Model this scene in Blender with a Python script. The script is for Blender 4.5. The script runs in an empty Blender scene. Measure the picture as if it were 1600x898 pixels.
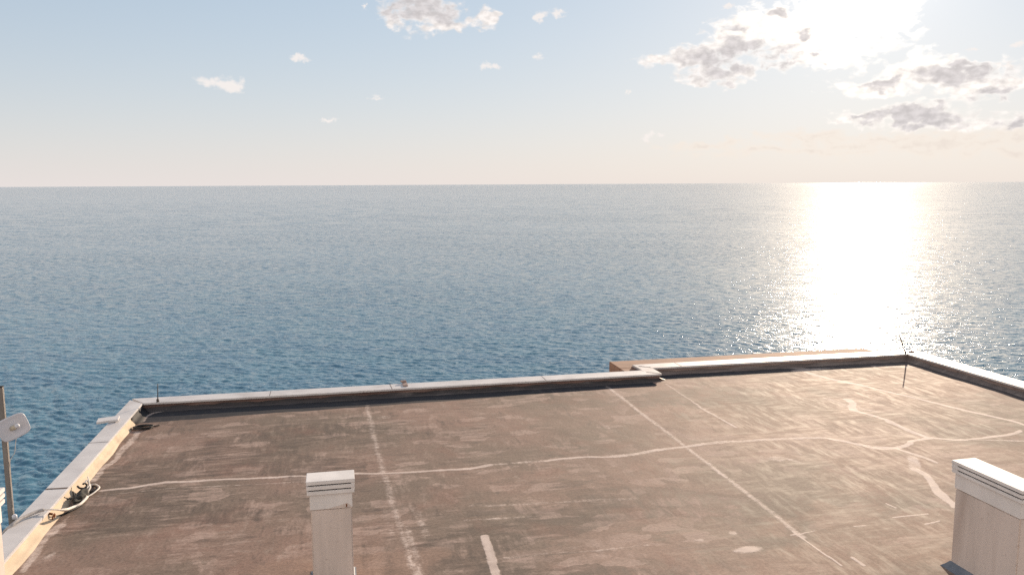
import bpy, bmesh, math, random
import numpy as np
from mathutils import Matrix, Vector
random.seed(7); rng = np.random.default_rng(11)
sc = bpy.context.scene
COL = sc.collection
R = math.radians

# ------------------------------------------------------------------ camera model
FPX, CX, CY, H = 1280.0, 800.0, 449.0, 5.0
ROLL = math.atan2(8, 1600)
PITCH = math.atan((CY - 288) * math.cos(ROLL) / FPX)
YAW = R(12.17)
SEA = -25.0
SUN_AZ, SUN_EL = R(35.4), R(14.6)

def ray(px, py):
    u, v = px - CX, CY - py
    c, s = math.cos(ROLL), math.sin(ROLL)
    u2, v2 = u * c + v * s, -u * s + v * c
    r = (u2, FPX * math.cos(PITCH) + v2 * math.sin(PITCH), -FPX * math.sin(PITCH) + v2 * math.cos(PITCH))
    a, b = math.cos(YAW), math.sin(YAW)
    return Vector((r[0] * a + r[1] * b, -r[0] * b + r[1] * a, r[2])).normalized()

def P(px, py, z=0.0):
    r = ray(px, py); t = (z - H) / r.z
    return Vector((t * r.x, t * r.y, z))

cam = bpy.data.objects.new("camera", bpy.data.cameras.new("camera")); COL.objects.link(cam)
fw = ray(CX, CY); rt = (ray(CX + 1, CY) * 1.0); 
rt = (rt - fw * rt.dot(fw)).normalized(); up = rt.cross(fw).normalized()
m = Matrix((rt, up, -fw)).transposed().to_4x4(); m.translation = Vector((0, 0, H))
cam.matrix_world = m
cam.data.lens = FPX / 1600 * 36; cam.data.sensor_width = 36
cam.data.clip_start = 0.1; cam.data.clip_end = 2000000
sc.camera = cam

# ------------------------------------------------------------------ node helper
class NT:
    def __init__(s, tree): s.t = tree; s.n = tree.nodes; s.l = tree.links; s.n.clear()
    def put(s, sock, v):
        if isinstance(v, bpy.types.NodeSocket): s.l.new(v, sock)
        elif v is not None:
            if hasattr(sock.default_value, '__len__') and not hasattr(v, '__len__'): v = [v] * len(sock.default_value)
            if hasattr(v, '__len__') and len(sock.default_value) == 4 and len(v) == 3: v = (*v, 1)
            sock.default_value = v
    def node(s, kind, **ins):
        nd = s.n.new(kind); 
        for k, v in ins.items():
            if k.startswith('_'): setattr(nd, k[1:], v)
        for k, v in ins.items():
            if not k.startswith('_'):
                key = int(k[1:]) if (k[0] == 'i' and k[1:].isdigit()) else k.replace('__', ' ')
                s.put(nd.inputs[key], v)
        return nd
    def m(s, op, a, b=None, c=None, clamp=False):
        nd = s.n.new('ShaderNodeMath'); nd.operation = op; nd.use_clamp = clamp
        for i, v in enumerate((a, b, c)):
            if v is not None: s.put(nd.inputs[i], v)
        return nd.outputs[0]
    def v(s, op, a, b=None, c=None):
        nd = s.n.new('ShaderNodeVectorMath'); nd.operation = op
        for i, x in enumerate((a, b, c)):
            if x is not None: s.put(nd.inputs[i], x)
        return nd.outputs['Value' if op in ('LENGTH', 'DOT_PRODUCT', 'DISTANCE') else 'Vector']
    def mix(s, f, a, b, blend='MIX'):
        nd = s.n.new('ShaderNodeMix'); nd.data_type = 'RGBA'; nd.blend_type = blend
        s.put(nd.inputs[0], f); s.put(nd.inputs[6], a); s.put(nd.inputs[7], b)
        return nd.outputs[2]
    def ramp(s, f, lo, hi, o0=0.0, o1=1.0, smooth=True):
        nd = s.n.new('ShaderNodeMapRange'); nd.interpolation_type = 'SMOOTHSTEP' if smooth else 'LINEAR'
        for i, x in enumerate((f, lo, hi, o0, o1)): s.put(nd.inputs[i], x)
        return nd.outputs[0]
    def noise(s, vec, scale, detail=4, rough=.55, dist=0.0, out='Fac'):
        nd = s.n.new('ShaderNodeTexNoise'); s.put(nd.inputs['Vector'], vec)
        for k, x in (('Scale', scale), ('Detail', detail), ('Roughness', rough), ('Distortion', dist)): s.put(nd.inputs[k], x)
        return nd.outputs[out]

def material(name):
    mt = bpy.data.materials.new(name); mt.use_nodes = True
    return mt, NT(mt.node_tree)

def finish(mt, t, col, rough=.6, bump=None, bstr=.3, bdist=.01, spec=.5, metal=0.0):
    b = t.node('ShaderNodeBsdfPrincipled')
    t.put(b.inputs['Base Color'], col); t.put(b.inputs['Roughness'], rough)
    t.put(b.inputs['Specular IOR Level'], spec); t.put(b.inputs['Metallic'], metal)
    if bump is not None:
        bp = t.node('ShaderNodeBump', Strength=bstr, Distance=bdist, Height=bump)
        t.l.new(bp.outputs[0], b.inputs['Normal'])
    o = t.n.new('ShaderNodeOutputMaterial'); t.l.new(b.outputs[0], o.inputs[0])
    return mt

def mottled(name, c1, c2, c3, scale=3.0, rough=.65, bump=.2, spec=.4, streak=(1, 1, 1), stain=.35):
    mt, t = material(name)
    g = t.n.new('ShaderNodeNewGeometry').outputs['Position']
    gs = t.v('MULTIPLY', g, streak)
    n1 = t.noise(gs, scale, 6, .6); n2 = t.noise(g, scale * 7, 5, .65); n3 = t.noise(gs, scale * .35, 4, .5, 1.0)
    c = t.mix(t.ramp(n1, .35, .68), c1, c2)
    c = t.mix(t.m('MULTIPLY', t.ramp(n3, .52, .72), stain), c, c3)
    c = t.mix(t.m('MULTIPLY', t.ramp(n2, .60, .74), stain), c, c3)
    return finish(mt, t, c, rough, t.m('ADD', n1, n2), bump, .006, spec)

M_coping = mottled('coping_paint', (.66, .63, .615), (.56, .53, .52), (.40, .34, .30), 2.0, .5, .12, .5, (1, 1, 1), .4)
M_white = mottled('white_plaster', (.82, .775, .74), (.72, .68, .65), (.5, .43, .39), 3, .6, .15, .3, (1, 1, .3), .3)
M_body = mottled('chimney_plaster', (.72, .615, .55), (.60, .515, .46), (.42, .33, .28), 2.6, .75, .5, .2, (1.5, 1.5, .22), .6)
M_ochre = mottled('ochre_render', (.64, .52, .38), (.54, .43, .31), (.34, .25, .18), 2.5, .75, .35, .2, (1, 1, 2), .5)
M_annex = mottled('brown_render', (.34, .20, .14), (.27, .165, .12), (.20, .12, .09), 2.0, .8, .3, .2, (1, 2, 1), .5)
M_wall = mottled('outer_render', (.55, .42, .28), (.48, .37, .26), (.3, .22, .16), .8, .8, .3, .2, (1, 1, .4), .4)
M_tar = mottled('fresh_bitumen', (.016, .016, .018), (.03, .028, .028), (.07, .065, .065), 4.0, .7, .5, .2)
M_bitumen_pale = mottled('pale_bitumen', (.13, .105, .095), (.19, .155, .14), (.32, .27, .24), 3.0, .7, .5, .3, (.5, 3, 3), .6)  # lighter bitumen for the right-hand upstands
M_pinner = mottled('brown_parapet', (.30, .22, .19), (.22, .16, .14), (.42, .34, .30), 3.0, .75, .4, .25, (.3, 1, 4), .6)  # lighter brown for the right-hand parapet runs
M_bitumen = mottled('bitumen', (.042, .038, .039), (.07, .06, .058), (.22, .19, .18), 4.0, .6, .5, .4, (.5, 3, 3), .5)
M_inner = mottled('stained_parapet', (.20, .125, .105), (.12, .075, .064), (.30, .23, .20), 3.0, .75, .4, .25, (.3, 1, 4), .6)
M_joint = mottled('joint_sealant', (.16, .12, .10), (.10, .08, .07), (.3, .25, .2), 8, .8, .3, .2)
M_gap = mottled('vent_dark', (.05, .055, .065), (.035, .04, .05), (.09, .08, .08), 8, .8, .1, .2)
M_flash = mottled('lead_flashing', (.17, .19, .22), (.12, .135, .16), (.26, .25, .25), 5, .5, .3, .5)
M_galv = mottled('galvanised_steel', (.25, .225, .205), (.18, .16, .145), (.30, .2, .12), 6, .45, .15, .6, (1, 1, .3), .5)
M_panel = mottled('panel_plastic', (.66, .65, .68), (.60, .59, .61), (.5, .47, .45), 5, .35, .05, .5, (1, 1, 1), .2)
M_beige = mottled('aged_plastic', (.55, .49, .38), (.48, .42, .32), (.4, .34, .25), 8, .4, .1, .5)
M_cable = mottled('grey_conduit', (.50, .46, .43), (.36, .33, .31), (.20, .17, .15), 9, .55, .4, .4, (1, 1, 1), .6)
M_cord = mottled('white_cord', (.80, .74, .66), (.66, .60, .54), (.4, .33, .28), 12, .6, .3, .3)
M_black = mottled('black_rubber', (.018, .017, .016), (.03, .027, .025), (.07, .055, .045), 9, .6, .4, .4)
M_rust = mottled('rusty_iron', (.28, .09, .03), (.12, .05, .03), (.45, .18, .05), 20, .85, .6, .2)
M_rod = mottled('dark_iron', (.06, .05, .045), (.09, .07, .06), (.18, .1, .06), 14, .6, .3, .4)
M_rag = mottled('weathered_bundle', (.03, .03, .026), (.07, .065, .055), (.14, .12, .10), 12, .8, .7, .2)
M_rock = mottled('shore_rock', (.16, .13, .10), (.26, .22, .17), (.07, .07, .05), .15, .9, .8, .2)

# ------------------------------------------------------------------ mesh helpers
def link(name, verts, faces, mat, parent=None, smooth=False):
    me = bpy.data.meshes.new(name); me.from_pydata([tuple(v) for v in verts], [], faces); me.update()
    if mat: me.materials.append(mat)
    if smooth:
        for p in me.polygons: p.use_smooth = True
    o = bpy.data.objects.new(name, me); COL.objects.link(o)
    if parent: o.parent = parent; 
    return o

def from_bm(name, bm, mat, parent=None, smooth=False):
    bmesh.ops.recalc_face_normals(bm, faces=bm.faces)
    me = bpy.data.meshes.new(name); bm.to_mesh(me); bm.free()
    me.materials.append(mat)
    if smooth:
        for p in me.polygons: p.use_smooth = True
    o = bpy.data.objects.new(name, me); COL.objects.link(o)
    if parent: o.parent = parent
    return o

def add_box(bm, x0, x1, y0, y1, z0, z1, bevel=0.0, mat4=None):
    b2 = bmesh.new(); bmesh.ops.create_cube(b2, size=1)
    for v in b2.verts:
        v.co = Vector((x0 + (v.co.x + .5) * (x1 - x0), y0 + (v.co.y + .5) * (y1 - y0), z0 + (v.co.z + .5) * (z1 - z0)))
    if bevel: bmesh.ops.bevel(b2, geom=b2.edges[:], offset=bevel, segments=2, affect='EDGES')
    if mat4: bmesh.ops.transform(b2, matrix=mat4, verts=b2.verts)
    tmp = bpy.data.meshes.new('tmp'); b2.to_mesh(tmp); b2.free(); bm.from_mesh(tmp); bpy.data.meshes.remove(tmp)

def box(name, x0, x1, y0, y1, z0, z1, mat, parent=None, bevel=.006):
    bm = bmesh.new(); add_box(bm, x0, x1, y0, y1, z0, z1, bevel); return from_bm(name, bm, mat, parent)

def prism(name, poly, z0, z1, mat, parent=None, bevel=.006):
    bm = bmesh.new(); vs = [bm.verts.new((x, y, z0)) for x, y in poly]
    f = bm.faces.new(vs); r = bmesh.ops.extrude_face_region(bm, geom=[f])
    for v in r['geom']:
        if isinstance(v, bmesh.types.BMVert): v.co.z = z1
    if bevel: bmesh.ops.bevel(bm, geom=bm.edges[:], offset=bevel, segments=2, affect='EDGES')
    return from_bm(name, bm, mat, parent)

def smooth_path(pts, n=8):
    pts = [Vector(p) for p in pts]; out = []
    q = [pts[0] * 2 - pts[1]] + pts + [pts[-1] * 2 - pts[-2]]
    for i in range(1, len(q) - 2):
        a, b, c, d = q[i - 1:i + 3]
        for k in range(n):
            t = k / n
            out.append(.5 * ((2 * b) + (c - a) * t + (2 * a - 5 * b + 4 * c - d) * t * t + (3 * b - a - 3 * c + d) * t ** 3))
    out.append(pts[-1]); return out

def add_tube(bm, pts, rad, seg=8, curve=True, ridges=0.0):
    path = smooth_path(pts) if curve and len(pts) > 2 else [Vector(p) for p in pts]
    rings = []; n = len(path); side = None
    for i, p in enumerate(path):
        t = (path[min(i + 1, n - 1)] - path[max(i - 1, 0)]).normalized()
        if side is None: side = t.cross(Vector((0, 0, 1)) if abs(t.z) < .9 else Vector((1, 0, 0))).normalized()
        side = (side - t * side.dot(t)).normalized(); u = t.cross(side)
        rr = (rad(i / (n - 1)) if callable(rad) else rad) * (1 + ridges * (-1) ** i)
        rings.append([bm.verts.new(p + (side * math.cos(a) + u * math.sin(a)) * rr) for a in [2 * math.pi * k / seg for k in range(seg)]])
    for a, b in zip(rings, rings[1:]):
        for k in range(seg): bm.faces.new((a[k], a[(k + 1) % seg], b[(k + 1) % seg], b[k]))
    bm.faces.new(rings[0][::-1]); bm.faces.new(rings[-1])

def tube(name, pts, rad, mat, parent=None, seg=8, curve=True, ridges=0.0):
    bm = bmesh.new(); add_tube(bm, pts, rad, seg, curve, ridges); return from_bm(name, bm, mat, parent, True)

def empty(name, loc):
    o = bpy.data.objects.new(name, None); o.location = loc; o.empty_display_size = .2; COL.objects.link(o); return o

def tag(o, label=None, cat=None, group=None, kind=None):
    if label: o['label'] = label
    if cat: o['category'] = cat
    if group: o['group'] = group
    if kind: o['kind'] = kind
    return o

def vnoise(x, y, seed, octaves=4):
    """cheap smooth value noise for vertex work"""
    r = np.random.default_rng(seed); out = np.zeros_like(x); amp = 1.0; tot = 0
    for o in range(octaves):
        G = r.random((64, 64)); xs, ys = x * 2 ** o, y * 2 ** o
        xi, yi = np.floor(xs).astype(int), np.floor(ys).astype(int)
        fx, fy = xs - xi, ys - yi; fx = fx * fx * (3 - 2 * fx); fy = fy * fy * (3 - 2 * fy)
        g = lambda a, b: G[a % 64, b % 64]
        out += amp * ((g(xi, yi) * (1 - fx) + g(xi + 1, yi) * fx) * (1 - fy) + (g(xi, yi + 1) * (1 - fx) + g(xi + 1, yi + 1) * fx) * fy)
        tot += amp; amp *= .5
    return out / tot

def grid_object(name, X, Y, Z, mat, keep=None, attr=None, smooth=True, parent=None):
    ny, nx = X.shape
    co = np.stack([X, Y, Z], -1).reshape(-1, 3).astype(np.float32)
    idx = np.arange(nx * ny).reshape(ny, nx)
    q = np.stack([idx[:-1, :-1], idx[:-1, 1:], idx[1:, 1:], idx[1:, :-1]], -1).reshape(-1, 4)
    if keep is not None: q = q[keep.reshape(-1)[q].all(1)]
    me = bpy.data.meshes.new(name)
    me.vertices.add(len(co)); me.vertices.foreach_set('co', co.ravel())
    me.loops.add(q.size); me.loops.foreach_set('vertex_index', q.ravel().astype(np.int32))
    me.polygons.add(len(q)); me.polygons.foreach_set('loop_start', (np.arange(len(q)) * 4).astype(np.int32))
    me.polygons.foreach_set('use_smooth', np.full(len(q), smooth))
    me.update(calc_edges=True)
    if attr is not None:
        a = me.color_attributes.new('marks', 'FLOAT_COLOR', 'POINT')
        a.data.foreach_set('color', attr.reshape(-1, 4).astype(np.float32).ravel())
    me.materials.append(mat)
    o = bpy.data.objects.new(name, me); COL.objects.link(o)
    if parent: o.parent = parent
    return o

# ------------------------------------------------------------------ the building
bld = tag(empty('building', (0, 0, 0)), 'flat-roofed seaside building with stained brown roof and low white parapet', 'building')
XL, XLo = -4.33, -4.70          # left coping inner / outer edge
Y1, Y1o = 19.24, 19.74          # far coping, left run
Y2, Y2o = 19.92, 20.42          # far coping, right run
XJ = 8.06                        # corner of the step
XR, XRo = 15.74, 16.32
TOP, TH = .18, .045

# ---- roof surface: fine sheet carrying its cracks, seams, stains and a painted shadow band
nx, ny = 860, 620
gx = np.linspace(-4.4, 15.9, nx); gy = 7.0 + (20.05 - 7.0) * np.linspace(0, 1, ny)
X, Y = np.meshgrid(gx, gy)
seal_refl = np.zeros_like(X); pale = np.zeros_like(X); dark = np.zeros_like(X)
wob = (vnoise(X * 1.7 + 9, Y * 1.7 + 5, 3) - .5); wob2 = (vnoise(X * 1.7 + 30, Y * 1.7 + 55, 4) - .5)

def stroke(arr, px_pts, w_px, strength=1.0, soft=1.0, wobble=.16, z=0.0, world=None):
    pts = world if world is not None else [P(a, b, z) for a, b in px_pts]
    best = np.full_like(X, 9e9)
    Xw, Yw = X + wob * wobble, Y + wob2 * wobble
    for a, b in zip(pts, pts[1:]):
        x0, x1 = min(a[0], b[0]) - .8, max(a[0], b[0]) + .8
        i0, i1 = np.searchsorted(gx, [x0, x1]); y0, y1 = min(a[1], b[1]) - .8, max(a[1], b[1]) + .8
        j0, j1 = np.searchsorted(gy, [y0, y1])
        sx, sy = Xw[j0:j1, i0:i1], Yw[j0:j1, i0:i1]
        dx, dy = b[0] - a[0], b[1] - a[1]; L = dx * dx + dy * dy + 1e-9
        t = np.clip(((sx - a[0]) * dx + (sy - a[1]) * dy) / L, 0, 1)
        d = np.hypot(sx - a[0] - t * dx, sy - a[1] - t * dy)
        best[j0:j1, i0:i1] = np.minimum(best[j0:j1, i0:i1], d)
    w = w_px
    wv = w * .78 * (.55 + 1.0 * vnoise(X * 2.2, Y * 2.2, int(w * 1e4) % 97 + 1, 3))
    np.maximum(arr, strength * np.clip(1 - (best - wv * .5) / (.035 * soft), 0, 1) * (best < .8), out=arr)

def blob(arr, px, py, rx, ry, strength=1.0, z=0.0):
    c = P(px, py, z); d = np.hypot((X - c.x) / rx, (Y - c.y) / ry) + (vnoise(X * 1.5, Y * 1.5, 21, 5) - .5) * 1.5
    np.maximum(arr, strength * np.clip((1.15 - d) / .5, 0, 1), out=arr)

stroke(seal_refl, [(155,766),(200,762),(260,753),(330,749),(400,747),(480,744),(560,740)], .06, .72)
stroke(seal_refl, [(560,740),(640,738),(700,734),(735,731),(765,726)], .07, .8)
stroke(seal_refl, [(765,726),(800,722),(855,718)], .05, .42, 2)
stroke(seal_refl, [(855,718),(900,714),(960,714)], .06, .7)
stroke(seal_refl, [(960,713),(990,709),(1040,701),(1100,693)], .08, .6, 2)
stroke(seal_refl, [(1100,693),(1180,688),(1250,685),(1290,684)], .10, .5, 1.5)
stroke(seal_refl, [(1290,684),(1330,691),(1370,700),(1400,700),(1420,690),(1450,684),(1500,686),(1530,683),(1600,673)], .09, .68, wobble=.3)
stroke(seal_refl, [(1450,684),(1520,686),(1600,689)], .06, .5)
stroke(seal_refl, [(1322,624),(1331,630),(1336,641)], .2, .75, 1)
stroke(seal_refl, [(1336,641),(1385,655),(1420,672),(1450,684)], .12, .75)
stroke(seal_refl, [(1400,700),(1430,710),(1462,722)], .06, .65)
stroke(seal_refl, [(1425,714),(1428,733)], .17, .45, 1.5)
stroke(seal_refl, [(1428,733),(1446,742),(1466,768),(1493,792)], .14, .7)
stroke(seal_refl, [(1262,582),(1300,592),(1350,603)], .14, .75, 1.5)
stroke(seal_refl, [(1350,603),(1400,615),(1500,638),(1560,652),(1600,664)], .10, .72)
stroke(seal_refl, [(1235,574),(1270,577)], .22, .6, 3)  # sealed patch with its pale reflection painted into the colour
stroke(seal_refl, [(1365,572),(1425,573)], .12, .55, 3)
s1 = [(.60, 18.6), (.64, 16), (.72, 13.6), (.80, 11.6), (.90, 9.9)]
stroke(seal_refl, None, .04, .36, 3.0, .05, world=s1)
stroke(seal_refl, None, .05, .34, 3, .05, world=[(.90, 11.6), (.96, 9.6)])
s2 = [(6.49, 18.95), (6.47, 15.5), (6.42, 12), (6.38, 10.0)]
stroke(seal_refl, None, .035, .50, 2.2, .05, world=s2)
stroke(seal_refl, [(1238,829),(1275,856),(1316,884)], .018, 1.0, .4, .03)
stroke(seal_refl, [(1236,835),(1253,833),(1272,829)], .012, .9, .4, .03)
stroke(seal_refl, [(1040,600),(1095,636),(1150,668)], .035, .42, 1.2, .08)
stroke(seal_refl, [(1092,635),(1105,643),(1150,668)], .02, .6, 1, .04)
stroke(seal_refl, [(1180,600),(1290,640)], .03, .3, 1.5)
stroke(seal_refl, [(1290,622),(1330,636),(1370,643)], .10, .4, 2)
stroke(seal_refl, [(758,838),(767,866),(776,900)], .13, .75, .6, .05)
stroke(seal_refl, [(1395,808),(1450,802)], .012, .95, .4, .04)
stroke(seal_refl, [(1446,818),(1467,813)], .015, .95, .4, .04)
stroke(seal_refl, [(1335,823),(1352,821)], .012, .9, .4, .04)
stroke(seal_refl, [(1385,786),(1400,793)], .02, .8, .5, .04)
stroke(seal_refl, [(1332,871),(1350,884)], .03, .8, .8, .04)
stroke(seal_refl, [(1226,715),(1250,722)], .08, .4, 2)
stroke(seal_refl, [(1240,698),(1250,708)], .05, .3, 2)
stroke(seal_refl, [(600,795),(612,840)], .08, .24, 3); stroke(seal_refl, [(650,790),(668,836)], .09, .28, 3)
stroke(seal_refl, [(735,790),(860,784),(990,778)], .05, .3, 2.5); stroke(seal_refl, [(730,812),(830,806)], .03, .34, 2)
stroke(seal_refl, [(700,700),(800,742),(830,758)], .02, .2, 2)
stroke(seal_refl, [(895,640),(940,660),(990,690)], .03, .24, 2)
stroke(seal_refl, [(790,870),(905,862),(1010,852)], .02, .35, 1.2)
blob(seal_refl, 1262, 577.5, .8, .16, 1); blob(seal_refl, 1168, 858, .30, .16, .75); blob(seal_refl, 1095, 843, .2, .12, .4); blob(seal_refl, 1145, 832, .1, .1, .5)  # first blob strengthens the painted reflection patch
blob(seal_refl, 1215, 716, .25, .2, .4); blob(seal_refl, 598, 652, .25, .2, .3)
stroke(seal_refl, [(1600-10,760),(1600,763)], .02, .6)
# pale strip of cement along the left parapet
stroke(seal_refl, [(35,890),(67,847),(80,833)], .09, .5, 1.6, .14); stroke(seal_refl, [(78,835),(97,822)], .16, .5, 2, .2)
stroke(seal_refl, [(97,820),(125,783)], .02, .3, 1.5, .1)
stroke(seal_refl, [(146,752),(160,735),(176,718),(200,692),(214,676)], .10, .5, 1.8, .16)
stroke(pale, [(20,905),(60,855),(150,748),(210,680)], .35, .5, 5)
stroke(seal_refl, [(150,775),(260,763),(400,756),(478,752)], .012, .35, 1, .06)
stroke(seal_refl, [(70,872),(80,866)], .05, .4, 1.5); 
# warm pale zones: sandy by the chimneys, broad tint on the right
blob(pale, 1370, 850, 2.2, 1.5, .95); blob(pale, 1480, 830, .9, 1.2, .9); blob(pale, 1330, 800, 1.6, .8, .5)
blob(pale, 610, 885, .75, .55, 1); blob(pale, 450, 890, .55, .4, .9); blob(pale, 600, 820, .9, 1.0, .45)
blob(pale, 1400, 595, 3.6, 1.8, 1); blob(pale, 1250, 640, 4, 2.2, .7); blob(pale, 1480, 720, 3, 2, .7); blob(pale, 860, 780, 2.0, .5, .5)
blob(pale, 1120, 700, 1.4, .8, .45); blob(pale, 1000, 640, 2.5, 1.5, .3)
stroke(pale, [(575,892),(600,886),(640,890)], .3, 1.0, 6)
stroke(pale, [(440,897),(485,884)], .22, 1.0, 5)
# dark bitumen band with the parapet shadow painted in, and dirt bands
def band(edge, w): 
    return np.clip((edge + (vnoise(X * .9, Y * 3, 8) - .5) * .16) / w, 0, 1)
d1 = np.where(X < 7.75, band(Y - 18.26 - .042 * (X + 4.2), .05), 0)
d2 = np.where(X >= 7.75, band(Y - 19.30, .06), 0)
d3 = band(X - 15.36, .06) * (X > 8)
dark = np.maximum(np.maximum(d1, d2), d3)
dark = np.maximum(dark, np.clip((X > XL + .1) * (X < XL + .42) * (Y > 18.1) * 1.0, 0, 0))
stroke(dark, [(735,800),(860,797),(980,790)], .10, .28, 4); stroke(dark, [(840,815),(980,808)], .06, .25, 4)
stroke(dark, [(800,868),(950,860)], .06, .22, 3); stroke(dark, [(20,880),(70,815),(110,790)], .12, .25, 4)
stroke(dark, [(620,760),(590,790)], .1, .2, 4)
# silver worn edge of the membrane
stroke(seal_refl, [(224,658),(229,650),(240,644.5),(262,640.5),(294,638),(336,635.5),(375,633),(460,629)], .05, .85, 1, .03)
stroke(seal_refl, [(460,629),(547,625.5),(660,617)], .02, .4, 1, .05)
seal_refl = np.clip(seal_refl, 0, 1)
attr = np.stack([seal_refl, pale, dark, np.ones_like(X)], -1)
Z = (vnoise(X * .55, Y * .55, 12, 5) - .5) * .035 + (vnoise(X * 4, Y * 4, 14, 3) - .5) * .004
Z *= np.clip((19.2 - Y) / .4, .15, 1)
keep = ~((X < XJ - .2) & (Y > 19.5))

mt, t = material('roof_membrane')
g = t.n.new('ShaderNodeNewGeometry').outputs['Position']
at = t.n.new('ShaderNodeAttribute'); at.attribute_name = 'marks'
sp = t.n.new('ShaderNodeSeparateColor'); t.l.new(at.outputs['Color'], sp.inputs[0])
big = t.noise(g, .33, 4, .5); mid = t.noise(g, 1.3, 6, .62, .4); fine = t.noise(g, 22, 5, .7)
bx = t.noise(t.v('MULTIPLY', g, (1.4, 6.5, 1)), 1.0, 8, .70, .15)       # brush strokes along the far wall
by = t.noise(t.v('MULTIPLY', g, (6, 1.4, 1)), 1.0, 8, .70, .15)       # brush strokes away from the camera
sel = t.ramp(t.noise(t.v('ADD', g, (13, 4, 0)), .8, 3, .5), .42, .58)
sx = t.n.new('ShaderNodeSeparateXYZ'); t.l.new(g, sx.inputs[0])
sel = t.m('ADD', t.m('MULTIPLY', sel, .75), t.ramp(sx.outputs[0], 1.0, 7.5, 0, .25))
brush = t.m('ADD', t.m('MULTIPLY', bx, t.m('SUBTRACT', 1.0, sel)), t.m('MULTIPLY', by, sel))
# rectangular roller patches
wv = t.v('ADD', g, t.v('SCALE', t.noise(g, 3.0, 3, .5, out='Color'), None)); 
wn = t.n.new('ShaderNodeVectorMath'); wn.operation = 'SCALE'; t.l.new(t.noise(g, 5.0, 4, .6, out='Color'), wn.inputs[0]); wn.inputs['Scale'].default_value = .22
vp = t.v('ADD', g, wn.outputs[0])
def patches(scale, off):
    vo = t.n.new('ShaderNodeTexVoronoi'); vo.distance = 'CHEBYCHEV'; vo.voronoi_dimensions = '2D'
    t.put(vo.inputs['Vector'], t.v('MULTIPLY_ADD', vp, scale, off)); t.put(vo.inputs['Scale'], 1.0)
    s = t.n.new('ShaderNodeSeparateColor'); t.l.new(vo.outputs['Color'], s.inputs[0]); return s.outputs[0]
p1 = patches((2.1, 3.8, 1), (0, 0, 0)); p2 = patches((3.8, 1.5, 1), (7, 3, 0)); p3 = patches((.35, .7, 1), (2, 9, 0))
c = t.mix(t.ramp(big, .38, .62), (.200, .152, .120), (.278, .186, .148))
c = t.mix(t.m('MULTIPLY', t.ramp(mid, .45, .7), .55), c, (.165, .128, .10))
c = t.mix(t.m('MULTIPLY', t.ramp(brush, .50, .66), .68), c, (.35, .27, .225))
c = t.mix(t.m('MULTIPLY', t.ramp(brush, .47, .33), .70), c, (.105, .082, .068))
pt = t.m('MULTIPLY', t.ramp(p1, .78, .86), t.ramp(t.m('ADD', brush, t.m('MULTIPLY', mid, .5)), .62, .82))
c = t.mix(t.m('MULTIPLY', pt, .62), c, (.42, .31, .26))
pt2 = t.m('MULTIPLY', t.ramp(p2, .80, .9), t.ramp(brush, .42, .62))
c = t.mix(t.m('MULTIPLY', pt2, .55), c, (.42, .31, .26))
pt3 = t.m('MULTIPLY', t.ramp(p3, .62, .72), t.ramp(brush, .65, .40))
c = t.mix(t.m('MULTIPLY', pt3, .55), c, (.10, .078, .064))
# roll joints of the membrane, running away from the camera every 1.0 m
jm = t.m('PINGPONG', t.m('ADD', sx.outputs[0], t.m('MULTIPLY', t.m('SUBTRACT', mid, .5), .05)), .49)
c = t.mix(t.m('MULTIPLY', t.m('MULTIPLY', t.ramp(jm, .02, .008), t.ramp(mid, .5, .65)), .22), c, (.34, .27, .23))
# pale zones, warmer tint
c = t.mix(t.m('MULTIPLY', t.ramp(t.m('ADD', sp.outputs[1], t.m('MULTIPLY', t.m('SUBTRACT', brush, .5), 1.4)), .30, 1.15), .60), c, (.315, .208, .158))
# red/green tints
tn = t.noise(t.v('ADD', g, (41, 7, 0)), .9, 4, .6)
c = t.mix(t.m('MULTIPLY', t.ramp(tn, .53, .70), .30), c, (.27, .145, .11))
c = t.mix(t.m('MULTIPLY', t.ramp(tn, .38, .26), .16), c, (.15, .135, .10))
# grain
c = t.mix(.38, c, t.mix(t.ramp(fine, .3, .7), (.25, .25, .25), (.75, .75, .75)), 'OVERLAY')
spk = t.ramp(t.noise(g, 60, 2, .5), .70, .76)
c = t.mix(t.m('MULTIPLY', spk, .5), c, (.48, .40, .34))
# sealed cracks: light cement with ragged edges, plus one painted reflection
ragged = t.m('ADD', t.m('MULTIPLY', t.m('SUBTRACT', t.noise(g, 11, 5, .75), .5), 1.3), t.m('MULTIPLY', t.m('SUBTRACT', brush, .5), 1.3))
sm = t.ramp(t.m('ADD', t.m('MULTIPLY', sp.outputs[0], 1.25), t.m('MULTIPLY', ragged, t.m('MINIMUM', t.m('MULTIPLY', sp.outputs[0], 3.0), 1.0))), .16, .85)
c = t.mix(t.m('MULTIPLY', sm, .88), c, t.mix(t.ramp(brush, .4, .65), (.56, .45, .39), (.72, .60, .53)))
# bitumen, darkened further by the painted parapet shadow
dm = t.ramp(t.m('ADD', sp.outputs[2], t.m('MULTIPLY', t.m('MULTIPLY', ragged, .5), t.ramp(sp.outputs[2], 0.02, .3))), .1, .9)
bit_shade = t.mix(t.ramp(sx.outputs[0], 8, 16), t.mix(t.ramp(brush, .5, .75), (.034, .033, .037), (.095, .085, .083)), t.mix(t.ramp(brush, .4, .75), (.075, .062, .058), (.15, .125, .115)))
c = t.mix(t.m('MULTIPLY', dm, t.m('SUBTRACT', 1.0, t.m('MULTIPLY', sm, .55))), c, bit_shade)
hgt = t.m('ADD', t.m('ADD', t.m('MULTIPLY', brush, .5), t.m('MULTIPLY', fine, .25)), t.m('MULTIPLY', sm, .5))
rgh = t.ramp(brush, .3, .7, .66, .85)
M_roof = finish(mt, t, c, rgh, hgt, .30, .012, .15)
grid_object('roof_surface', X, Y, Z, M_roof, keep, attr, True, bld)
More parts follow.
